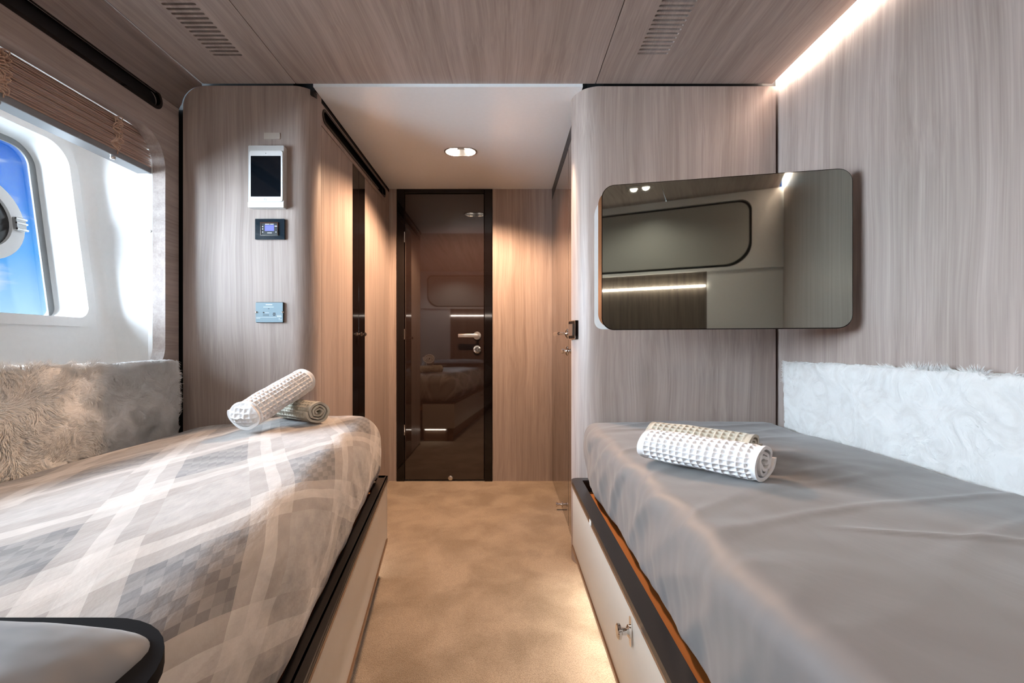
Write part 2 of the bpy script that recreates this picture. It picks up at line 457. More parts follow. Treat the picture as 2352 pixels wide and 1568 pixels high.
# passage ceiling
hc = empty('ceiling_passage', (-.2, 2.5, ZC - .012)); struct(hc, 'smooth white ceiling panel over the passage to the door', 'ceiling')
dl = (-.244, 2.50)
bm = prism([(HL, YF + .001), (HR, YF + .001), (HR, YB), (HL, YB)], [rrect(dl[0] - .084, dl[1] - .05, dl[0] + .084, dl[1] + .05, .0499, 12)], 0, .014, lambda u, v, w: (u, v, ZC - .012 + w))
finish(bm, 'ceiling_panel', WHITE_C, hc)

# ------------------------------------------------------------------ wall left: window wall and cove
wl_ = empty('wall_left', (XL, .7, 0)); struct(wl_, 'wood clad hull side wall curving into the ceiling around the window', 'wall')
yz = lambda u, v, w: (w, u, v)
open_ = rrect(-.25, .80, 1.795, 1.748, .125, 14)
slot_ = rrect(.30, 1.838, 1.772, 1.900, .0309, 8)
bm = prism([(YR, 0), (YF - .004, 0), (YF - .004, 1.905), (YR, 1.905)], [open_, slot_], XL, XL - .05, yz)
finish(bm, 'window_wall_panel', WOOD_Y, wl_)
pts = [(XL, 1.9052)] + arc(XL + .095, ZC - .095, .095, PI, .5 * PI, 12)
bm = bmesh.new(); prev = None
for (x, z) in pts:
    cur = [bm.verts.new((x, YR, z)), bm.verts.new((x, YF - .004, z))]
    if prev: bm.faces.new((prev[0], prev[1], cur[1], cur[0]))
    prev = cur
o = finish(bm, 'cove_panel', WOOD_Y, wl_, smooth=True)
so = o.modifiers.new('thickness', 'SOLIDIFY'); so.thickness = .012; so.offset = -1 if o.data.polygons[0].normal.x > 0 else 1
# slot vent in the side wall
av = empty('air_slot', (XL, 1.0, 1.838)); tag(av, 'long black air slot along the wall above the window', 'vent')
rim_o = rrect(.294, 1.832, 1.778, 1.906, .0369, 8)
finish(prism(rim_o, [rrect(.306, 1.844, 1.766, 1.894, .0249, 8)], XL + .003, XL - .012, yz), 'rim', BLACKG, av)
finish(prism(slot_, [], XL - .02, XL - .024, yz), 'backing', BLACK, av)

# ------------------------------------------------------------------ window recess
win = empty('window_1', (-1.6, .8, .80)); struct(win, 'white moulded window recess with a slanted rounded pane onto blue sky', 'window')
def hull(z): return -1.61 - .134 * (z - .858)
hp = lambda u, v, w: (hull(v) - w, u, v)
wo = rrect(-.05, 1.030, 1.777, 1.70, (.045, .045, .085, .085), 12)
finish(prism([(-.30, .78), (1.853, .78), (1.853, 1.80), (-.30, 1.80)], [wo], 0, .012, hp), 'hull_panel', WHITE, win)
# moulding around the window
bm = prism(rrect(-.085, .995, 1.812, 1.735, (.075, .075, .115, .115), 14), [wo], -.012, .0, hp)
finish(bm, 'window_moulding', WHITE, win)
# deep reveal to the glass
bm = bmesh.new(); ra = [bm.verts.new(hp(p[0], p[1], .0122)) for p in wo]; rb = [bm.verts.new(hp(p[0], p[1], .15)) for p in wo]
for i in range(len(wo)): j = (i + 1) % len(wo); bm.faces.new((ra[i], ra[j], rb[j], rb[i]))
finish(bm, 'window_reveal', WHITE, win, smooth=True)
gi = rrect(-.02, 1.036, 1.752, 1.676, (.008, .008, .06, .06), 12)
finish(prism(rrect(-.052, 1.028, 1.779, 1.702, (.045, .045, .085, .085), 12), [gi], .121, .128, hp), 'seal', SEAL, win)
finish(prism(rrect(-.06, 1.02, 1.79, 1.71, .09, 12), [], .130, .135, hp), 'pane', GLASS, win)
# recess floor, top and ends
bm = bmesh.new()
for q in ([(XL - .05, -.30, .80), (XL - .05, 1.853, .80), (-1.65, 1.853, .80), (-1.65, -.30, .80)],
          [(XL - .05, -.30, 1.775), (-1.78, -.30, 1.775), (-1.78, 1.853, 1.775), (XL - .05, 1.853, 1.775)],
          [(XL - .05, 1.852, .78), (XL - .05, 1.852, 1.80), (-1.78, 1.852, 1.80), (-1.62, 1.852, .78)],
          [(XL - .05, -.30, .78), (-1.62, -.30, .78), (-1.78, -.30, 1.80), (XL - .05, -.30, 1.80)]):
    bm.faces.new([bm.verts.new(p) for p in q])
o = finish(bm, 'recess_lining', WHITE, win)
# fillet between end wall and hull panel
bm = bmesh.new(); prev = None
for k in range(9):
    a = PI / 2 * k / 8; r = .035
    cur = []
    for z in (.80, 1.775):
        cx, cy = hull(z) + r, 1.852 - r
        cur.append(bm.verts.new((cx - r * math.cos(a), cy + r * math.sin(a), z)))
    if prev: bm.faces.new((prev[0], prev[1], cur[1], cur[0]))
    prev = cur
finish(bm, 'corner_fillet', WHITE, win, smooth=True)
# opening round port with clear latch, hung on the pane
pc = (1.525, 1.365)
def port(rad, n=40): return [(pc[0] + rad * math.cos(2 * PI * k / n), pc[1] + rad * math.sin(2 * PI * k / n)) for k in range(n)]
bm = prism(port(.150), [port(.108)], .090, .120, hp)
bmesh.ops.bevel(bm, geom=[e for e in bm.edges if e.is_manifold and e.calc_face_angle(0) > .9], offset=.009, segments=3, affect='EDGES')
ring = finish(bm, 'port_ring', PWHITE, win, smooth=True)
finish(prism(port(.112), [], .102, .110, hp), 'port_pane', PGLASS, win)
bm = prism(rrect(pc[0] + .108, pc[1] - .028, pc[0] + .140, pc[1] + .022, .006, 3), [], .074, .090, hp)
finish(bm, 'port_latch', CLEAR, win)
tb = bmesh.new()
for dv in (-.022, .0, .016): tube([hp(pc[0] + .106, pc[1] + dv, .074), hp(pc[0] + .144, pc[1] + dv, .074)], .004, 8, bm=tb)
finish(tb, 'latch_pin', CHROME, win, smooth=True)
# white guide strip with a screw cap
gs = finish(box(-1.412, -1.392, 1.799, 1.813, .80, 1.70, .002, 1), 'blind_guide', WHITE, win)
finish(lathe([(0, .003), (.005, .0025), (.0065, 0)], (-1.402, 1.7985, 1.375), (0, -1, 0), 14), 'screw_cap', PWHITE, win, smooth=True)

# ------------------------------------------------------------------ blind
bl = empty('window_blind', (-1.425, .8, 1.60)); tag(bl, 'raised wooden slat blind bunched at the top of the window', 'blind')
ns = 17; z0b, z1b = 1.628, 1.752
base = box(-1.447, -1.397, -.20, 1.794, -.0012, .0012)
smesh = None
for i in range(ns):
    z = z0b + (z1b - z0b) * (i + .5 + random.uniform(-.22, .22)) / ns
    if smesh is None:
        so_ = finish(base, 'slat', SLAT, bl); smesh = so_.data; l0 = so_.location.copy()
        s = so_
    else:
        s = bpy.data.objects.new('slat', smesh); COL.objects.link(s); s.parent = bl
    s.location = (l0.x + random.uniform(-.004, .004), l0.y, z - 1.60 - .0012); s.rotation_euler = (0, random.uniform(-.03, .03), 0)
finish(box(-1.45, -1.395, -.20, 1.796, 1.601, 1.624, .002, 2), 'bottom_rail', GREYRAIL, bl)
finish(box(-1.452, -1.396, -.20, 1.796, 1.6245, 1.628), 'bottom_slat', SLAT, bl)
for yc in (1.262, 1.634, .3):
    bm = bmesh.new()
    for k in range(13):
        z = 1.738 - k * .0088; r1 = random.uniform(.010, .017); tl = random.uniform(-.5, .5); dy = random.uniform(-.006, .006)
        ps = []
        for a in range(14):
            t = 2 * PI * a / 14
            ps.append((-1.391 + .006 * math.sin(t * 2 + k) , yc + dy + r1 * math.cos(t), z + .009 * math.sin(t) + tl * r1 * math.cos(t) * .6))
        tube(ps, .0020, 6, closed=True, bm=bm)
    tube([(-1.393, yc, 1.745), (-1.390, yc + .004, 1.69), (-1.393, yc + .002, 1.612)], .0018, 6, bm=bm)
    finish(bm, 'ladder_cord', CORD, bl, smooth=True)
    finish(lathe([(0, -.012), (.007, -.011), (.009, -.005), (.008, 0), (.004, .002)], (-1.405, yc - .004, 1.601), (0, 0, 1), 16), 'cord_button', CHROME, bl, smooth=True)

# ------------------------------------------------------------------ front bulkhead, window side
wfl = empty('wall_front_left', (-1.06, YF, 0)); struct(wfl, 'pale wood bulkhead with rounded corner carrying the tablet and panels', 'wall')
rc = .085
cx0 = -1.325; rt = .085
plan = [(cx0 + rt * (1 - math.cos(PI / 2 * i / 12)), YF) for i in range(13)] + [(x, YF) for x in (-1.15, -1.0, -.9)] + arc(HL - rc, YF + rc, rc, -PI / 2, 0, 12) 
ztops = [1.992 - rt + rt * math.sin(PI / 2 * i / 12) for i in range(13)] + [1.992] * (3 + 13)
def wall_strip(plan, ztops, thick, z0=0.0):
    return sheet_wall(plan, z0, lambda i: ztops[i], thick)
bm = wall_strip(plan, ztops, .014)
finish(bm, 'rounded_panel', WOOD_V, wfl, smooth=True, sharp=50)
finish(box(-1.80, HL - .03, YF + .09, YB + .1, 0, ZC + .11), 'leak_block', BLACK, wfl)  # unseen black boxes added behind the panels to block stray light and darken gaps
finish(box(-1.80, -1.392, 1.8545, YF + .022, 0, ZC + .11), 'leak_block', BLACK, wfl)
finish(box(-1.80, HL - .09, YF + .020, YF + .09, 0, ZC + .11), 'leak_block', BLACK, wfl)

# ------------------------------------------------------------------ passage, wardrobe side
wpl = empty('wall_passage_left', (HL, 2.5, 0)); struct(wpl, 'wood fascia with black air slot over the wardrobe', 'wall')
fs = rrect(1.972, 1.897, 3.0, 1.953, .0279, 8)
finish(prism([(YF + rc + .0005, 1.871), (YB, 1.871), (YB, 1.966), (YF + rc + .0005, 1.966)], [fs], HL, HL - .016, yz), 'fascia', WOOD_V, wpl)
finish(box(HL - .016, HL, 3.004, YB, 0, 1.870), 'end_strip', WOOD_V, wpl)
finish(box(HL - .02, HL - .006, YF + .02, YB, 1.9665, ZC - .0125), 'shadow_gap', BLACK, wpl)
finish(box(HL - .03, HL - .026, 1.95, 3.02, 1.88, 1.96), 'slot_backing', BLACK, wpl)
finish(prism(rrect(1.967, 1.892, 3.005, 1.958, .0329, 8), [rrect(1.979, 1.904, 2.993, 1.946, .0209, 8)], HL + .003, HL - .012, yz), 'slot_rim', BLACKG, wpl)
wd = empty('wardrobe', (HL - .01, 2.46, 0)); tag(wd, 'built-in wardrobe with two wood doors joined by black gloss strips', 'wardrobe')
for (y0, y1, b0, b1, yk) in ((YF + rc + .002, 2.357, 2.358, 2.4555, 2.425), (2.566, 3.002, 2.4585, 2.565, 2.492)):
    d = finish(box(HL - .016, HL, y0, y1, .02, 1.867), 'door', WOOD_V, wd)
    finish(box(HL - .016, HL + .0005, b0, b1, .02, 1.867, .001, 1), 'gloss_strip', BLACKG, d)
    finish(lathe([(.010, 0), (.010, .003), (.005, .006), (.0045, .014), (.010, .019), (.0105, .026), (.007, .029), (0, .0295)], (HL + .0005, yk, .985), (1, 0, 0), 18), 'knob', CHROME, d, smooth=True)

# ------------------------------------------------------------------ passage end wall with the dark door
wb = empty('wall_back', (-.2, YB, 0)); struct(wb, 'wood end wall of the passage beside the dark door', 'wall')
finish(box(HL, -.738, YB, YB + .03, 0, ZC - .0125), 'wood_panel', WOOD_V, wb)
finish(box(-.085, HR, YB, YB + .03, 0, ZC - .0125), 'wood_panel', WOOD_V, wb)
finish(box(-1.0, .6, YB + .031, YB + .1, 0, ZC + .11), 'leak_block', BLACK, wb)  # added black filler, keeps outside light out behind the end wall
d1 = empty('door_1', (-.41, YB, 0)); struct(d1, 'dark glossy brown door with chrome lever at the end of the passage', 'door')
fr = bmesh.new()
for a in ((-.737, -.684, 0, ZC - .0125), (-.140, -.086, 0, ZC - .0125), (-.684, -.140, 1.958, ZC - .0125)):
    box(a[0], a[1], YB - .008, YB + .03, a[2], a[3], .002, 1, bm=fr)
finish(fr, 'door_frame', BLACKG, d1)
lf = finish(box(-.681, -.143, YB - .004, YB + .028, .010, 1.954, .0015, 1), 'door_leaf', LACQ, d1)
hx, hz = -.190, .990
finish(lathe([(.027, 0), (.027, .006), (.025, .008), (.012, .009), (.009, .010), (.009, .034)], (hx, YB - .004, hz), (0, -1, 0), 30), 'rose', SATIN, lf, smooth=True)
finish(box(-.316, hx + .012, YB - .052, YB - .040, hz - .013, hz + .011, .004, 3), 'lever', SATIN, lf, smooth=True)
finish(lathe([(.027, 0), (.027, .008), (.025, .010), (.016, .011), (.015, .008), (.013, .008), (.0125, .013), (0, .013)], (hx + .001, YB - .004, .897), (0, -1, 0), 30), 'lock_rose', CHROME, lf, smooth=True)
finish(box(hx - .001, hx + .003, YB - .0215, YB - .016, .889, .905), 'thumb_turn', SATIN, lf)
finish(lathe([(.016, 0), (.016, .003), (.012, .005), (0, .005)], (-.372, YB - .004, .022), (0, -1, 0), 24), 'door_catch', SATIN, lf, smooth=True)
hb = bmesh.new()
for z in (1.66, 1.0, .35): tube([(-.683, YB - .006, z - .035), (-.683, YB - .006, z + .035)], .004, 10, bm=hb)
finish(hb, 'hinge', CHROME, d1, smooth=True)

# ------------------------------------------------------------------ passage right: gloss door and rounded bulkhead
wpr = empty('wall_passage_right', (HR, 2.5, 0)); struct(wpr, 'black trim and frame around the gloss side door', 'wall')
finish(box(HR, HR + .03, 2.0, YB, 1.918, ZC - .0125), 'head_trim', BLACK, wpr)
finish(box(HR, HR + .03, 1.97, 2.296, 0, 1.917), 'frame_panel', LACQ_B, wpr)
finish(box(HR + .035, 1.3, YF + .09, YB + .1, 0, ZC + .1), 'leak_block', BLACK, wpr)  # added black filler, blocks light behind the side door
finish(box(HR + .002, HR + .035, 2.290, 2.306, 0, 1.917), 'gap', BLACK, wpr)
d2 = empty('door_2', (HR, 2.7, 0)); struct(d2, 'glossy brown side door with chrome lever seen edge-on', 'door')
lf2 = finish(box(HR, HR + .03, 2.304, 3.098, .008, 1.915, .0015, 1), 'door_leaf', LACQ_B, d2)
hy = 2.352
finish(lathe([(.026, 0), (.026, .004), (.021, .007), (.011, .009), (.008, .012), (.008, .046)], (HR, hy, .985), (-1, 0, 0), 26), 'rose', CHROME, lf2, smooth=True)
bm = tube([(HR - .044, hy - .008, .985), (HR - .046, hy + .03, .985), (HR - .047, hy + .115, .985)], [.008, .010, .0125], 14)
finish(bm, 'lever', CHROME, lf2, smooth=True)
finish(lathe([(.026, 0), (.026, .004), (.021, .007), (.010, .009), (.009, .015), (.013, .017), (.013, .030), (0, .030)], (HR, hy, .895), (-1, 0, 0), 26), 'lock_rose', CHROME, lf2, smooth=True)
finish(lathe([(.016, 0), (.016, .003), (.008, .006), (.008, .022), (.012, .026), (.012, .034), (0, .034)], (HR, 2.56, .03), (-1, 0, 0), 20), 'door_stop', CHROME, lf2, smooth=True)

wfr = empty('wall_front_right', (.75, YF, 0)); struct(wfr, 'pale wood bulkhead with bullnose corner behind the television', 'wall')
rr_ = .105
bx = .288
plan = [(HR + .012, 1.998)] + arc(bx + rr_, YF + rr_, rr_, PI, 1.5 * PI, 16) + [(x, YF) for x in (.6, .9, 1.114)]
bm = sheet_wall(plan, 0, 1.990, .014)
finish(bm, 'rounded_panel', WOOD_V, wfr, smooth=True, sharp=50)
finish(box(HR + .09, 1.3, YF + .022, YF + .1, 0, ZC + .1), 'leak_block', BLACK, wfr)  # added black filler, blocks light behind the bulkhead panel

# ------------------------------------------------------------------ wall right with cove light
wr = struct(finish(box(XR, XR + .04, YR - .05, YF + .05, 0, ZC + .11), 'wall_right', WOOD_V), 'vertical grain wood wall beside the grey bed', 'wall')
lc = empty('cove_light', (1.085, .7, ZC + .03)); tag(lc, 'warm white light strip glowing between ceiling and side wall', 'light strip')
finish(box(1.0925, 1.0945, YR + .02, YF - .004, ZC + .020, ZC + .056), 'diffuser', LED, lc)
finish(box(1.070, 1.092, YR + .02, YF - .004, ZC + .0145, ZC + .078), 'profile', SATIN, lc)

# ------------------------------------------------------------------ wall behind the camera (seen in the mirror and the door)
wrr = empty('wall_rear', (0, YR, 0)); struct(wrr, 'white moulded locker wall over the bed heads, seen in reflections', 'wall')
xz = lambda u, v, w: (u, YR + w, v)
lk = rrect(-1.12, 1.50, .92, 1.93, (.16, .16, .07, .07), 10)
lko = rrect(-1.138, 1.482, .938, 1.948, (.165, .165, .075, .075), 10)
finish(prism([(XL - .05, 1.462), (XR, 1.462), (XR, ZC), (XL - .05, ZC)], [lko], -.03, .02, xz), 'locker_surround', WHITE, wrr)
finish(prism(lko, [], -.02, -.012, xz), 'locker_gap', BLACK, wrr)
finish(prism(lk, [], -.012, .022, xz), 'locker_door', plain('locker_grey', (.46, .46, .43), .3), wrr)
finish(box(-.80, .65, YR - .03, YR - .005, 0, 1.462), 'wood_panel', WOOD_DK, wrr)
finish(box(XL - .05, -.80, YR - .03, YR, 0, 1.462), 'side_panel', WHITE, wrr)
finish(box(.65, XR, YR - .03, YR, 0, 1.462), 'side_panel', WHITE, wrr)
ls = empty('headboard_light', (-.075, YR, 1.35)); tag(ls, 'thin warm light strip under the lockers, seen in reflections', 'light strip')
finish(box(-.79, .64, YR + .002, YR + .012, 1.352, 1.362), 'diffuser', LED_REAR, ls)
finish(box(-.79, .64, YR - .004, YR + .002, 1.350, 1.364), 'profile', SATIN, ls)

# ------------------------------------------------------------------ downlights
def downlight(x, y, z, label, watt, tint, cone, blend):
    t = empty('ceiling_downlight', (x, y, z)); tag(t, label, 'downlight', 'twin recessed ceiling downlights')
    o_ = rrect(-.090, -.056, .090, .056, .0559, 12); i_ = rrect(-.083, -.049, .083, .049, .0489, 12)
    mpp = lambda u, v, w: (x + u, y + v, z + w)
    finish(prism(o_, [i_], -.003, .001, mpp), 'rim', SATIN, t, smooth=True, sharp=30)
    bm = bmesh.new(); A = [bm.verts.new(mpp(p[0], p[1], 0)) for p in i_]; B = [bm.verts.new(mpp(p[0] * .93, p[1] * .9, .03)) for p in i_]
    for k in range(len(i_)): j = (k + 1) % len(i_); bm.faces.new((A[k], A[j], B[j], B[k]))
    bm.faces.new(B)
    finish(bm, 'housing', SATIN, t, smooth=True)
    for sx in (-.040, .040):
        lp = finish(lathe([(.019, .006), (.021, .0), (.018, -.002), (0, -.003)], (x + sx, y + .006, z + .022), (0, 0, 1), 20), 'lamp', LAMP, t, smooth=True)
        ld = bpy.data.lights.new('lamp_light', 'SPOT'); ld.energy = watt; ld.color = tint; ld.spot_size = math.radians(cone); ld.spot_blend = blend; ld.shadow_soft_size = .024
        lo_ = bpy.data.objects.new('lamp_light', ld); COL.objects.link(lo_); lo_.parent = t; lo_.location = (sx, 0, .004)
    return t
downlight(dl[0], dl[1], ZC - .012, 'twin round downlights in the white passage ceiling', 23, WARM, 142, .45)
downlight(.235, -.05, ZC, 'twin downlights in the wood cabin ceiling over the grey bed side', 8, SOFT, 150, .8)
downlight(-.72, -.05, ZC, 'added unseen twin downlights as fill over the plaid bed', 13, SOFT, 150, .8)  # unseen pair added as fill, mirroring the other cabin downlight

# ------------------------------------------------------------------ beds
def rail_left(y, off=0.0): return -.481 + .143 * (1.865 - y) - off
RT = .392
# plaid bed base
bb = empty('bed_base', (-.85, .7, 0)); tag(bb, 'cream bed base with black rail under the plaid throw', 'bed base', 'built-in bed bases')
YE = YR + .04
side = lambda o1, o2, z0, z1: prism([(rail_left(1.865, o1), 1.865 - min(o1, .05)), (rail_left(YE, o1), YE), (rail_left(YE, o2), YE), (rail_left(1.865, o2), 1.865 - min(o1, .05))], [], z0, z1, XYZ)
finish(side(.004, .022, .135, .366), 'side_panel', CREAM, bb)
finish(side(.000, .020, .367, .377), 'bronze_trim', BRONZE, bb)
finish(side(.000, .020, .122, .134), 'bottom_trim', BRONZE, bb)
finish(side(.070, .090, .0, .122), 'toe_kick', BRONZE, bb)
bm = side(-.001, .040, .377, RT); bmesh.ops.bevel(bm, geom=bm.edges[:], offset=.005, segments=2, affect='EDGES')
finish(bm, 'rail', RAIL, bb, smooth=True)
bm = box(HL + .004, rail_left(1.865) - .002, 1.845, 1.866, .135, .366); finish(bm, 'foot_panel', CREAM, bb)
bm = box(HL + .004, rail_left(1.865) - .001, 1.825, 1.868, .377, RT, .005, 2); finish(bm, 'foot_rail', RAIL, bb)
finish(prism([(XL + .004, 1.84), (XL + .004, YE), (rail_left(YE, .03), YE), (rail_left(1.84, .03), 1.84)], [], .30, .34, XYZ), 'platform', ORANGE, bb)
bm = lathe([(.012, 0), (.012, .002), (.005, .004), (.005, .016), (.011, .020), (.011, .026), (0, .028)], (rail_left(.6) - .003, .6, .315), (1, .143, 0), 18)
finish(bm, 'knob', CHROME, bb, smooth=True)

# grey bed base
gb = empty('bed_base', (.7, .7, 0)); tag(gb, 'cream bed base with black rail and chrome knob under grey sheet', 'bed base', 'built-in bed bases')
XB = .264
for y0, y1 in ((-.35, .42), (.424, 1.80)):
    p_ = finish(box(XB + .004, XB + .022, y0, y1, .135, .366, .001, 1), 'drawer_front', CREAM, gb)
    ky = .965 if y0 > 0 else .03
    bp_ = rrect(-.008, -.032, .008, .032, .0079, 8)
    finish(prism(bp_, [], 0, .003, lambda u, v, w: (XB + .004 - w, ky + u, .318 + v)), 'knob_plate', CHROME, p_, smooth=True)
    finish(lathe([(.013, 0), (.013, .004), (.0075, .008), (.0075, .017), (.0155, .021), (.0155, .026), (.013, .028), (0, .028)], (XB + .001, ky, .318), (-1, 0, 0), 26), 'knob', CHROME, p_, smooth=True)
finish(box(XB, XB + .020, YE, 1.806, .367, .377), 'bronze_trim', BRONZE, gb)
finish(box(XB, XB + .020, YE, 1.806, .122, .134), 'bottom_trim', BRONZE, gb)
finish(box(XB + .07, XB + .09, YE, 1.806, 0, .122), 'toe_kick', BRONZE, gb)
rail_o = [(XB - .001, YE)] + arc(XB + .029, 1.80, .03, PI, .5 * PI, 8) + [(1.10, 1.83), (1.10, 1.795), (XB + .041, 1.795), (XB + .041, YE)]
bm = prism(rail_o, [], .377, RT, XYZ); bmesh.ops.bevel(bm, geom=[e for e in bm.edges if e.calc_face_angle(0) > .9], offset=.004, segments=2, affect='EDGES')
finish(bm, 'rail', RAIL, gb, smooth=True)
finish(box(XB + .02, XR - .004, YE, 1.80, .30, .345), 'platform', ORANGE, gb)
finish(box(XB + .03, XR - .004, 1.80, 1.83, .135, .376), 'end_board', BLACK, gb)
finish(prism(rrect(1.392, .371, 1.416, .385, .003, 2), [], XB - .0005, XB - .002, yz), 'paper_tab', MARK, gb)

# light strips under the bases
for (nm, a) in (('under the cream base of the grey bed', ((XB + .066, XB + .0695, .0, 1.78),)),):
    t = empty('floor_light', (.33, .9, .1)); tag(t, 'warm light strip hidden ' + nm, 'light strip')
    finish(box(a[0][0] - .012, a[0][0] - .002, a[0][2], a[0][3], .113, .117), 'diffuser', LED_FLOOR, t)
    finish(box(a[0][0] - .014, a[0][0], a[0][2], a[0][3], .1175, .1215), 'profile', SATIN, t)
t = empty('floor_light', (-.6, 1.8, .1)); tag(t, 'warm light strip hidden under the foot of the plaid bed', 'light strip')
finish(box(HL + .02, -.57, 1.815, 1.823, .113, .117), 'diffuser', LED_FLOOR, t)
finish(box(HL + .02, -.57, 1.811, 1.826, .1175, .1215), 'profile', SATIN, t)
finish(box(HL + .004, -.50, 1.79, 1.80, 0, .122), 'toe_kick', BRONZE, bb)

# plaid throw over the mattress
def sm(t): t = min(max(t, 0), 1); return t * t * (3 - 2 * t)
MW = .86
def d_left(x, y, z):
    a = x / MW; k = (z - .345) / .285
    X = -1.262 + a * (rail_left(y, .030) + 1.262)
    zz = z + k * (-.028 + .046 * sm(a / .62))
    w = fbm(X * 5 + 3, y * 3, z * 4, 3)
    side_ = sm((a - .88) / .12)
    zz += .006 * w * k
    X += side_ * (.006 * fbm(y * 6, z * 9, 2.0, 3) + .012 * math.sin(min(max(k, 0), 1) * PI))
    if k < .35: X -= side_ * .020 * (1 - k / .35)
    # long soft pull folds
    zz += .0025 * k * noise.noise(Vector((X * 14 + y * 9, y * 2.0, 7)))
    return (X, y, zz)
def uv_left(x, y, z):
    dz = .63 - z
    return (x + (dz if x > MW * .85 else 0), y + (dz if y > 1.74 and x < MW * .9 else 0))
bm = rounded_box((0, YE, .345), (MW, 1.858, .63), .085, (90, 220, 30), d_left, uv_left, skip=(('z', False),))
tag(finish(bm, 'plaid_throw', PLAID, smooth=True, sharp=80), 'pale grey and taupe lozenge throw covering the window side bed', 'throw')

# grey fitted sheet
def d_right(x, y, z):
    k = (z - .35) / .262; a = (x - .318) / .762
    sd = sm((.10 - a) / .10)
    X = x + sd * (.010 * fbm(y * 5.2, z * 1.6 + y * .8, 5.0, 4) - .010 * math.sin(min(max(k, 0), 1) * PI) + .014 * (1 - k))
    fold = abs(noise.noise(Vector((y * 5.0 + z * 6.5, z * 1.3 - y * .6, 1.7))))
    X += sd * (.018 * (min(fold * 1.6, .6) - .3)) * (.35 + .65 * min(1, k * 1.6))
    zz = z + k * (.005 * fbm(x * 4 + 1, y * 4, 9, 3) + .006 * sm(a / .4))
    cr_ = noise.noise(Vector((x * 3 - y * 6 + 4, (x + y) * 1.2, 3)))
    zz += k * .0035 * (1 - min(1, abs(cr_) * 6))
    # one pressed crease across the near part
    dcr = y - (1.06 - .22 * (x - .5)) + .28
    zz += k * .004 * math.exp(-(dcr / .008) ** 2) * sm((x - .52) / .12)
    return (X, y, zz)
bm = rounded_box((.318, YE, .35), (1.080, 1.862, .612), .048, (120, 280, 34), d_right, None, skip=(('z', False),))
tag(finish(bm, 'grey_sheet', SHEET, smooth=True, sharp=80), 'smooth grey fitted sheet over the mattress by the solid wall', 'fitted sheet')

# fluffy wall pads
def fur_pad(name, x_in, x_out, y0, y1, z0, z1, label, seed):
    sgn = 1 if x_out > x_in else -1
    def df(x, y, z):
        f = fbm(y * 9 + seed, z * 9, x * 5, 5) ; g = noise.noise(Vector((y * 30 + 8 * f, z * 30 - 6 * f, seed)))
        h = noise.noise(Vector((y * 85 + 5 * g, z * 85, x * 85 + seed)))
        amt = .007 * f + .002 * g + .001 * h
        fx = sm((abs(x - x_in)) / abs(x_out - x_in))
        ez = sm((z - (z1 - .04)) / .04); ey = sm((y - (y1 - .03)) / .03)
        return (x + sgn * amt * fx, y + ey * amt, z + ez * (amt * .9 + .003 * h))
    lo = (min(x_in, x_out), y0, z0); hi = (max(x_in, x_out), y1, z1)
    bm = rounded_box(lo, hi, .02, (10, int((y1 - y0) / .0045), int((z1 - z0) / .0045)), df)
    return tag(finish(bm, name, FUR, smooth=True, sharp=80), label, 'wall pad', 'fluffy bedside wall pads')
def fur_pile(pad, xf, sgn, y0, y1, z0, z1, dens, seed):
    """short lying fur: tapered curved blades combed along a swirling flow, one pile"""
    rnd = random.Random(seed); vs, fs = [], []; n = int((y1 - y0 + .03) * (z1 - z0 + .05) * dens)
    for _ in range(n):
        y = rnd.uniform(y0, y1); z = rnd.uniform(z0, z1 + .005)
        f1 = noise.noise(Vector((y * 6.5 + seed, z * 6.5, 2.0))); f2 = noise.noise(Vector((y * 17 + seed, z * 17, 5.0)))
        a = 3.6 * f1 + 2.2 * f2 + rnd.gauss(0, .30) - .6
        L = rnd.uniform(.014, .027); w = rnd.uniform(.0007, .0013)
        lift = max(.10, rnd.gauss(.34, .10) + .25 * f2)
        ex = xf + sgn * .010 * fbm(y * 9 + seed, z * 9, 1.0, 3)
        p = Vector((ex, y, z)); d = Vector((0, math.cos(a), math.sin(a))); out = Vector((sgn, 0, 0))
        wd_ = d.cross(out).normalized(); b = len(vs)
        for t, h in ((0, 0), (.4, .8), (.75, 1.0), (1.0, .85)):
            c = p + d * (L * t) + out * (L * lift * h * (.6 + .4 * t)); ww = w * (1 - t) ** .7
            if t < 1: vs += [c - wd_ * ww, c + wd_ * ww]
            else: vs.append(c)
        fs += [(b, b + 1, b + 3, b + 2), (b + 2, b + 3, b + 5, b + 4), (b + 4, b + 5, b + 6)]
    # fringe along the top edge
    for _ in range(int((y1 - y0) * 2600)):
        y = rnd.uniform(y0, y1); x = xf - sgn * rnd.uniform(-.002, .035 if sgn > 0 else .018); L = rnd.uniform(.006, .013); a = rnd.uniform(.3, 2.8)
        p = Vector((x, y, z1 - .006)); d = Vector((sgn * .25 * rnd.random(), math.cos(a) * .8, math.sin(a) * .55)); w = rnd.uniform(.0007, .0012); b = len(vs)
        vs += [p - Vector((0, w, 0)), p + Vector((0, w, 0)), p + d * L * .6 - Vector((0, w * .6, 0)), p + d * L * .6 + Vector((0, w * .6, 0)), p + d * L]
        fs += [(b, b + 1, b + 3, b + 2), (b + 2, b + 3, b + 4)]
    me = bpy.data.meshes.new('fur_pile'); me.from_pydata(vs, [], fs)
    o = finish(me, 'fur_pile', FUR, pad, smooth=True, sharp=180); o['kind'] = 'stuff'
pa = fur_pad('fur_pad', XL + .002, XL + .058, .30, 1.79, .56, .868, 'fluffy cream fur wall pad under the window', 3.1)
pb = fur_pad('fur_pad', XR - .002, XR - .024, .30, 1.79, .56, .862, 'fluffy white fur wall pad on the solid wood wall', 11.7)
fur_pile(pa, XL + .057, 1, .95, 1.782, .585, .862, 130000, 21)
fur_pile(pb, XR - .023, -1, .78, 1.782, .575, .856, 130000, 22)

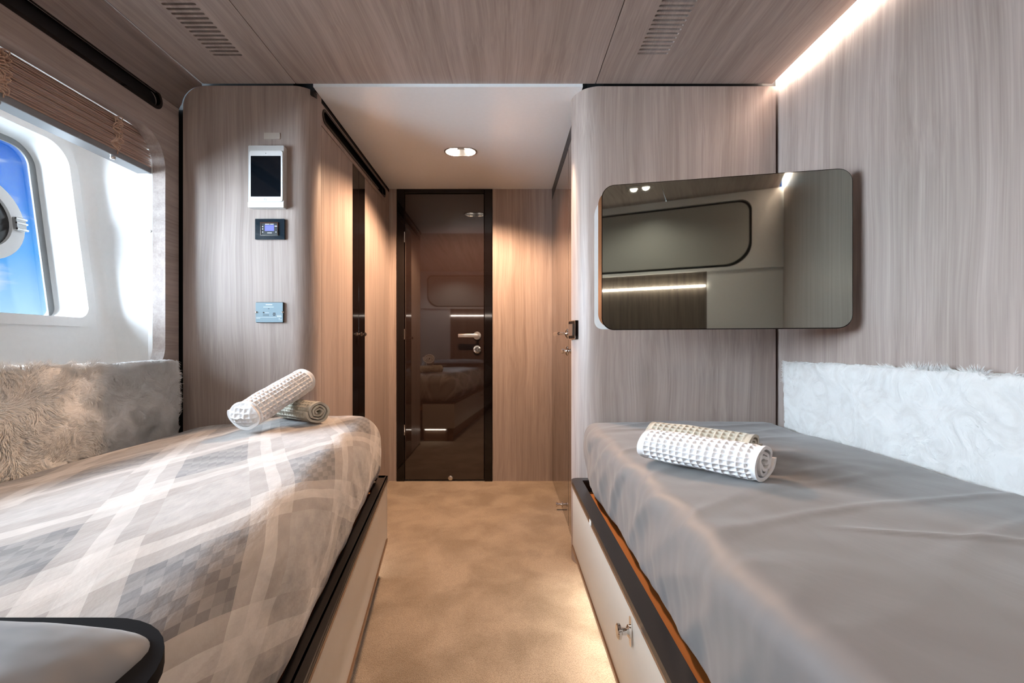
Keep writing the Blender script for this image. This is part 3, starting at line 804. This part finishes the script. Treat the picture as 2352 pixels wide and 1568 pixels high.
# pillow at the head of the plaid bed
pil = empty('pillow', (-.66, .15, .63)); tag(pil, 'grey satin pillow with black border at the near end of plaid bed', 'pillow')
pcx, pcy, phx, phy = -.625, .071, .360, .292
def d_pil(x, y, z):
    u = (x - pcx) / phx; v = (y - pcy) / phy
    pinch = (1 - abs(u) ** 6) * (1 - abs(v) ** 6); t = max(pinch, 0) ** .5
    zz = .690 + (z - .70) * (.14 + .72 * t) + .010 * t + .006 * fbm(x * 7, y * 7, 1.0, 3) * t
    return (x * 1.0, y, zz)
bm = rounded_box((pcx - phx, pcy - phy, .66), (pcx + phx, pcy + phy, .74), .035, (70, 60, 8), d_pil)
finish(bm, 'pillow_body', PILLOW, pil, smooth=True, sharp=80)
bm = prism(rrect(pcx - phx - .022, pcy - phy - .022, pcx + phx + .022, pcy + phy + .022, .09, 10), [rrect(pcx - phx + .014, pcy - phy + .014, pcx + phx - .014, pcy + phy - .014, .06, 10)], .682, .694, XYZ)
bmesh.ops.bevel(bm, geom=[e for e in bm.edges if e.calc_face_angle(0) > .9], offset=.004, segments=2, affect='EDGES')
finish(bm, 'border', PIPING, pil, smooth=True)

# ------------------------------------------------------------------ towels
def towel(name, A, B, R, squash, mat, label, cell=.0175, depth=.0072, turns=3.2, flap=0.0, droop=0.0, tucked=False):
    A, B = Vector(A), Vector(B); L = (B - A).length; ax = (B - A).normalized()
    sd = ax.cross(Vector((0, 0, 1))).normalized(); up = sd.cross(ax).normalized()
    r0 = R * .22; tmax = 2 * PI * turns; th = []
    t = 0
    while t < tmax:
        th.append(t); fine = t > tmax - 2 * PI * 1.12
        t += (.0021 / R) if fine else .08
    th.append(tmax)
    thick = (R - r0) / turns * .62
    nl = int(L / .0021); bm = bmesh.new(); O, I = [], []
    def g(x): return abs(2 * ((x / cell) % 1.0) - 1)
    for t in th:
        r = r0 + (R - r0) * t / tmax; s = R * t; ro, ri = [], []
        fine = t > tmax - 2 * PI * 1.12
        step = 1
        for j in range(0, nl + 1):
            x = L * j / nl; e = min(x, L - x); a = flap - t
            wf = 0.0
            if fine:
                gg = max(g(s), g(x)); wf = depth * (sm((gg - .35) / .65) - .55) * sm((e - .012) / .006)
                wf += .0022 * (1 - sm(e / .010))
            wob = .0035 * noise.noise(Vector((x * 14, math.cos(a) * 1.5, math.sin(a) * 1.5 + R * 50)))
            bend = droop * math.sin(PI * x / L)
            for lst, rad in ((ro, r + wf + wob), (ri, r - thick + wob)):
                c, s_ = math.cos(a) * rad, math.sin(a) * rad
                lst.append(bm.verts.new(A + ax * (x + (.003 * math.sin(t * 1.3) if e < .004 else 0)) + sd * c * (1 + (1 - squash) * .45) + up * (s_ * squash + bend)))
        O.append(ro); I.append(ri)
    for i in range(len(th) - 1):
        for j in range(nl):
            bm.faces.new((O[i][j], O[i][j + 1], O[i + 1][j + 1], O[i + 1][j]))
        for j in range(nl):
            bm.faces.new((I[i][j], I[i + 1][j], I[i + 1][j + 1], I[i][j + 1]))
        for j in (0, nl): bm.faces.new((O[i][j], O[i + 1][j], I[i + 1][j], I[i][j]))
    for i in (0, len(th) - 1):
        for j in range(nl): bm.faces.new((O[i][j], O[i][j + 1], I[i][j + 1], I[i][j]))
    if tucked:      # loose end folded over the roll's mouth
        nr, na = 22, 72; pv = None
        for i in range(nr + 1):
            q = i / nr; cur = []
            for k in range(na):
                a = 2 * PI * k / na; rad = R * .90 * q; c, s_ = rad * math.cos(a), rad * math.sin(a)
                gg = max(g(c + .004), g(s_ + .003)); out = .016 * (1 - q ** 2.2) + depth * .9 * (sm((gg - .35) / .65) - .5) * (1 - q ** 6) - .004 + .004 * math.sin(2 * a + 1)
                cur.append(bm.verts.new(A - ax * out + sd * c * (1 + (1 - squash) * .45) + up * s_ * squash))
            if pv:
                for k in range(na): bm.faces.new((pv[k], pv[(k + 1) % na], cur[(k + 1) % na], cur[k]))
            pv = cur
    o = finish(bm, name, mat, smooth=True, sharp=70)
    return tag(o, label, 'towel', 'rolled waffle towels')
towel('waffle_towel', (-.648, 1.583, .693), (-.850, 1.735, .691), .043, .90, TOWELC, 'cream waffle towel rolled up under the white roll on the plaid bed', flap=-2.0)
towel('waffle_towel', (-.812, 1.415, .705), (-.752, 1.690, .796), .056, .88, TOWELW, 'white waffle towel roll leaning across the cream roll on plaid bed', flap=-2.2, tucked=True)
towel('waffle_towel', (.386, 1.220, .664), (.574, 1.005, .666), .056, .76, TOWELW, 'white waffle towel roll lying in front on the grey sheet', flap=-1.9)
towel('waffle_towel', (.440, 1.355, .664), (.632, 1.155, .666), .050, .78, TOWELC, 'cream waffle towel roll lying behind the white one on grey sheet', flap=-1.9)

# ------------------------------------------------------------------ television
tv = empty('wall_tv', (.71, 1.5, .977)); tag(tv, 'mirror-faced television swung out across the corner', 'television')
ta, tb_ = Vector((.336, 1.583, 0)), Vector((1.087, 1.42, 0)); td = (tb_ - ta).normalized(); tw = (tb_ - ta).length; tn = Vector((-td.y, td.x, 0))   # tn points away from the camera
def tvp(u, v, w): p = ta + td * u + tn * w; return (p.x, p.y, v)
finish(prism(rrect(.003, .980, tw - .003, 1.477, .040, 10), [], .0, .003, tvp), 'screen', MIRROR, tv)
finish(prism(rrect(0, .977, tw, 1.480, .043, 10), [], .003, .022, tvp), 'frame', BLACKG, tv)
finish(prism(rrect(-.012, .985, tw - .05, 1.47, .05, 10), [], .022, .050, tvp), 'reflection_band', plain('reflected_wood_copper', (.50, .24, .12), .25, metal=.7), tv)  # copper colour stands in for wood reflected in the TV's glossy side
finish(prism(rrect(-.026, .982, tw - .06, 1.462, (.03, .03, .075, .075), 10), [], .050, .075, tvp), 'back_shell', TVBACK, tv)
finish(prism(rrect(.30, 1.15, .46, 1.31, .01, 3), [], .075, .13, tvp), 'bracket', BLACK, tv)
ab = bmesh.new(); p0 = Vector(tvp(.38, 1.23, .12)); tube([p0, Vector((.74, YF - .001, 1.23))], .018, 12, bm=ab); finish(ab, 'arm', BLACK, tv)

# ------------------------------------------------------------------ panels on the bulkhead
def fx(px): return (px - 1160) / 558.0
def fz(py): return .924 + (793 - py) / 558.0
fp = lambda u, v, w: (u, YF - w, v)
tab = empty('wall_tablet', (fx(621), YF, fz(482))); tag(tab, 'white tablet in a silver dock on the rounded bulkhead', 'tablet')
bm = prism(rrect(fx(578.5), fz(481), fx(659), fz(340.5), .004, 3), [], 0, .026, fp); bmesh.ops.bevel(bm, geom=[e for e in bm.edges if e.calc_face_angle(0) > .9], offset=.0015, segments=1, affect='EDGES')
finish(bm, 'dock', DOCK, tab)
tb2 = finish(prism(rrect(fx(582), fz(468), fx(657), fz(353), .009, 6), [], .026, .030, fp), 'tablet_body', TABW, tab)
finish(prism(rrect(fx(585.5), fz(457), fx(653), fz(365), .0008, 2), [], .030, .0306, fp), 'screen', SCREEN, tb2)
finish(lathe([(.0055, 0), (.0055, .0008), (.0045, .0009), (.0042, .0002), (0, .0002)], (fx(618), YF - .030, fz(463.5)), (0, -1, 0), 20), 'home_button', DOCK, tb2)
finish(lathe([(.0015, 0), (.0015, .0004), (0, .0004)], (fx(619.5), YF - .030, fz(359)), (0, -1, 0), 12), 'camera_lens', SCREEN, tb2)
finish(prism(rrect(fx(578.5), fz(481), fx(659), fz(469), .002, 2), [], .026, .029, fp), 'dock_lip', TABW, tab)

th_ = empty('thermostat', (fx(622), YF, fz(552))); tag(th_, 'navy gloss thermostat panel with small violet display', 'thermostat')
bm = prism(rrect(fx(589), fz(551), fx(656), fz(504), .002, 2), [], 0, .010, fp); bmesh.ops.bevel(bm, geom=[e for e in bm.edges if e.calc_face_angle(0) > .9], offset=.0025, segments=2, affect='EDGES')
finish(bm, 'plate', THERMO, th_)
finish(prism(rrect(fx(601.5), fz(543), fx(642.5), fz(512), .002, 3), [rrect(fx(603.5), fz(541.5), fx(640.5), fz(515), .001, 2)], .010, .0135, fp), 'bezel', CHROME, th_)
finish(prism(rrect(fx(603.5), fz(541.5), fx(640.5), fz(515), .001, 2), [], .010, .012, fp), 'face', THERMO_F, th_)
finish(prism(rrect(fx(612), fz(532), fx(633), fz(518.5), .0008, 2), [], .012, .0126, fp), 'display', LCD, th_)
bm = bmesh.new()
for (x0, y0, x1, y1) in ((612.5, 517.2, 622.5, 515.9), (624, 517.2, 632, 515.9), (617.5, 537, 628, 535.6), (634.5, 522, 640, 520.2)):
    prism([(fx(x0), fz(y0)), (fx(x1), fz(y0)), (fx(x1), fz(y1)), (fx(x0), fz(y1))], [], .012, .0124, fp, bm=bm)
for (cx, cy) in ((607, 522), (607, 527.5), (607, 534.5), (637.5, 534.5)):
    lathe([(.0022, 0), (.0022, .0006), (0, .0007)], (fx(cx), YF - .012, fz(cy)), (0, -1, 0), 12, bm=bm)
finish(bm, 'print_and_buttons', MARK, th_)

al = empty('gas_alarm', (fx(622), YF, fz(741))); tag(al, 'blue-grey wall alarm plate with grille and two screws', 'alarm')
finish(prism(rrect(fx(590.5), fz(741), fx(653), fz(694), .003, 3), [], 0, .008, fp), 'housing', BLACK, al)
finish(prism(rrect(fx(590.5), fz(740), fx(652.5), fz(695), .003, 3), [], .008, .0105, fp), 'faceplate', ALARM, al)
bm = bmesh.new()
for dy, hw in ((-2.6, 2.8), (0, 3.6), (2.6, 2.8)):
    prism(rrect(fx(633 - hw), fz(722 + dy + .8), fx(633 + hw), fz(722 + dy - .8), .0008, 2), [], .0105, .0110, fp, bm=bm)
finish(bm, 'grille', BLACK, al)
finish(prism(rrect(fx(619), fz(709.9), fx(622), fz(708.7), .0005, 2), [], .0105, .0110, fp), 'sensor_slot', BLACK, al)
finish(lathe([(.003, 0), (.003, .0008), (0, .001)], (fx(608.5), YF - .0105, fz(718)), (0, -1, 0), 12), 'indicator', BLACK, al)
finish(prism(rrect(fx(607), fz(726), fx(620.5), fz(721.5), .002, 3), [], .0105, .0112, fp), 'test_button', plain('alarm_button', (.12, .18, .21), .4), al)
bm = bmesh.new()
for (x0, y0, x1, y1) in ((613.5, 700.8, 628.5, 699.2), (608, 705.9, 631.5, 705.0), (611, 718.8, 621, 718.1), (639, 725.3, 649, 724.5), (639, 728, 650, 727), (592, 729, 638, 728.5), (592, 731.5, 601, 730.6), (643, 731.8, 646, 731), (643, 734.8, 651, 734.2)):
    prism([(fx(x0), fz(y0)), (fx(x1), fz(y0)), (fx(x1), fz(y1)), (fx(x0), fz(y1))], [], .0105, .0107, fp, bm=bm)
finish(bm, 'print', MARK, al)
for cx in (592.5, 652.0):
    finish(lathe([(.0048, 0), (.0045, .0015), (.003, .003), (0, .0034)], (fx(cx), YF - .0105, fz(717)), (0, -1, 0), 14), 'screw', CHROME, al, smooth=True)

bm = prism(rrect(fx(607), fz(320), fx(643.5), fz(305.5), .0012, 2), [], 0, .003, fp)
tag(finish(bm, 'wall_tag', STICK), 'small blank beige tag stuck above the tablet', 'tag')

# rocker switch on the bullnose
sw = empty('light_switch', (.30, 1.93, .955)); tag(sw, 'chrome framed rocker switch on the bullnose beside the side door', 'switch')
ang = math.radians(200); c0 = Vector((bx + rr_ + (rr_ + .0) * math.cos(ang), YF + rr_ + (rr_ + .0) * math.sin(ang), 0)); nrm = Vector((math.cos(ang), math.sin(ang), 0)); tan_ = Vector((-nrm.y, nrm.x, 0))
def swp(u, v, w): p = c0 + tan_ * u + nrm * w; return (p.x, p.y, v)
finish(prism(rrect(-.030, .950, .030, 1.030, .002, 2), [], -.006, .010, swp), 'plate', BLACKG, sw)
finish(prism(rrect(-.030, .950, .030, 1.030, .002, 2), [rrect(-.027, .953, .027, 1.027, .002, 2)], .010, .0115, swp), 'rim', CHROME, sw)
finish(prism(rrect(-.017, .965, .017, 1.015, .002, 2), [], .010, .018, swp), 'rocker', SATIN, sw)
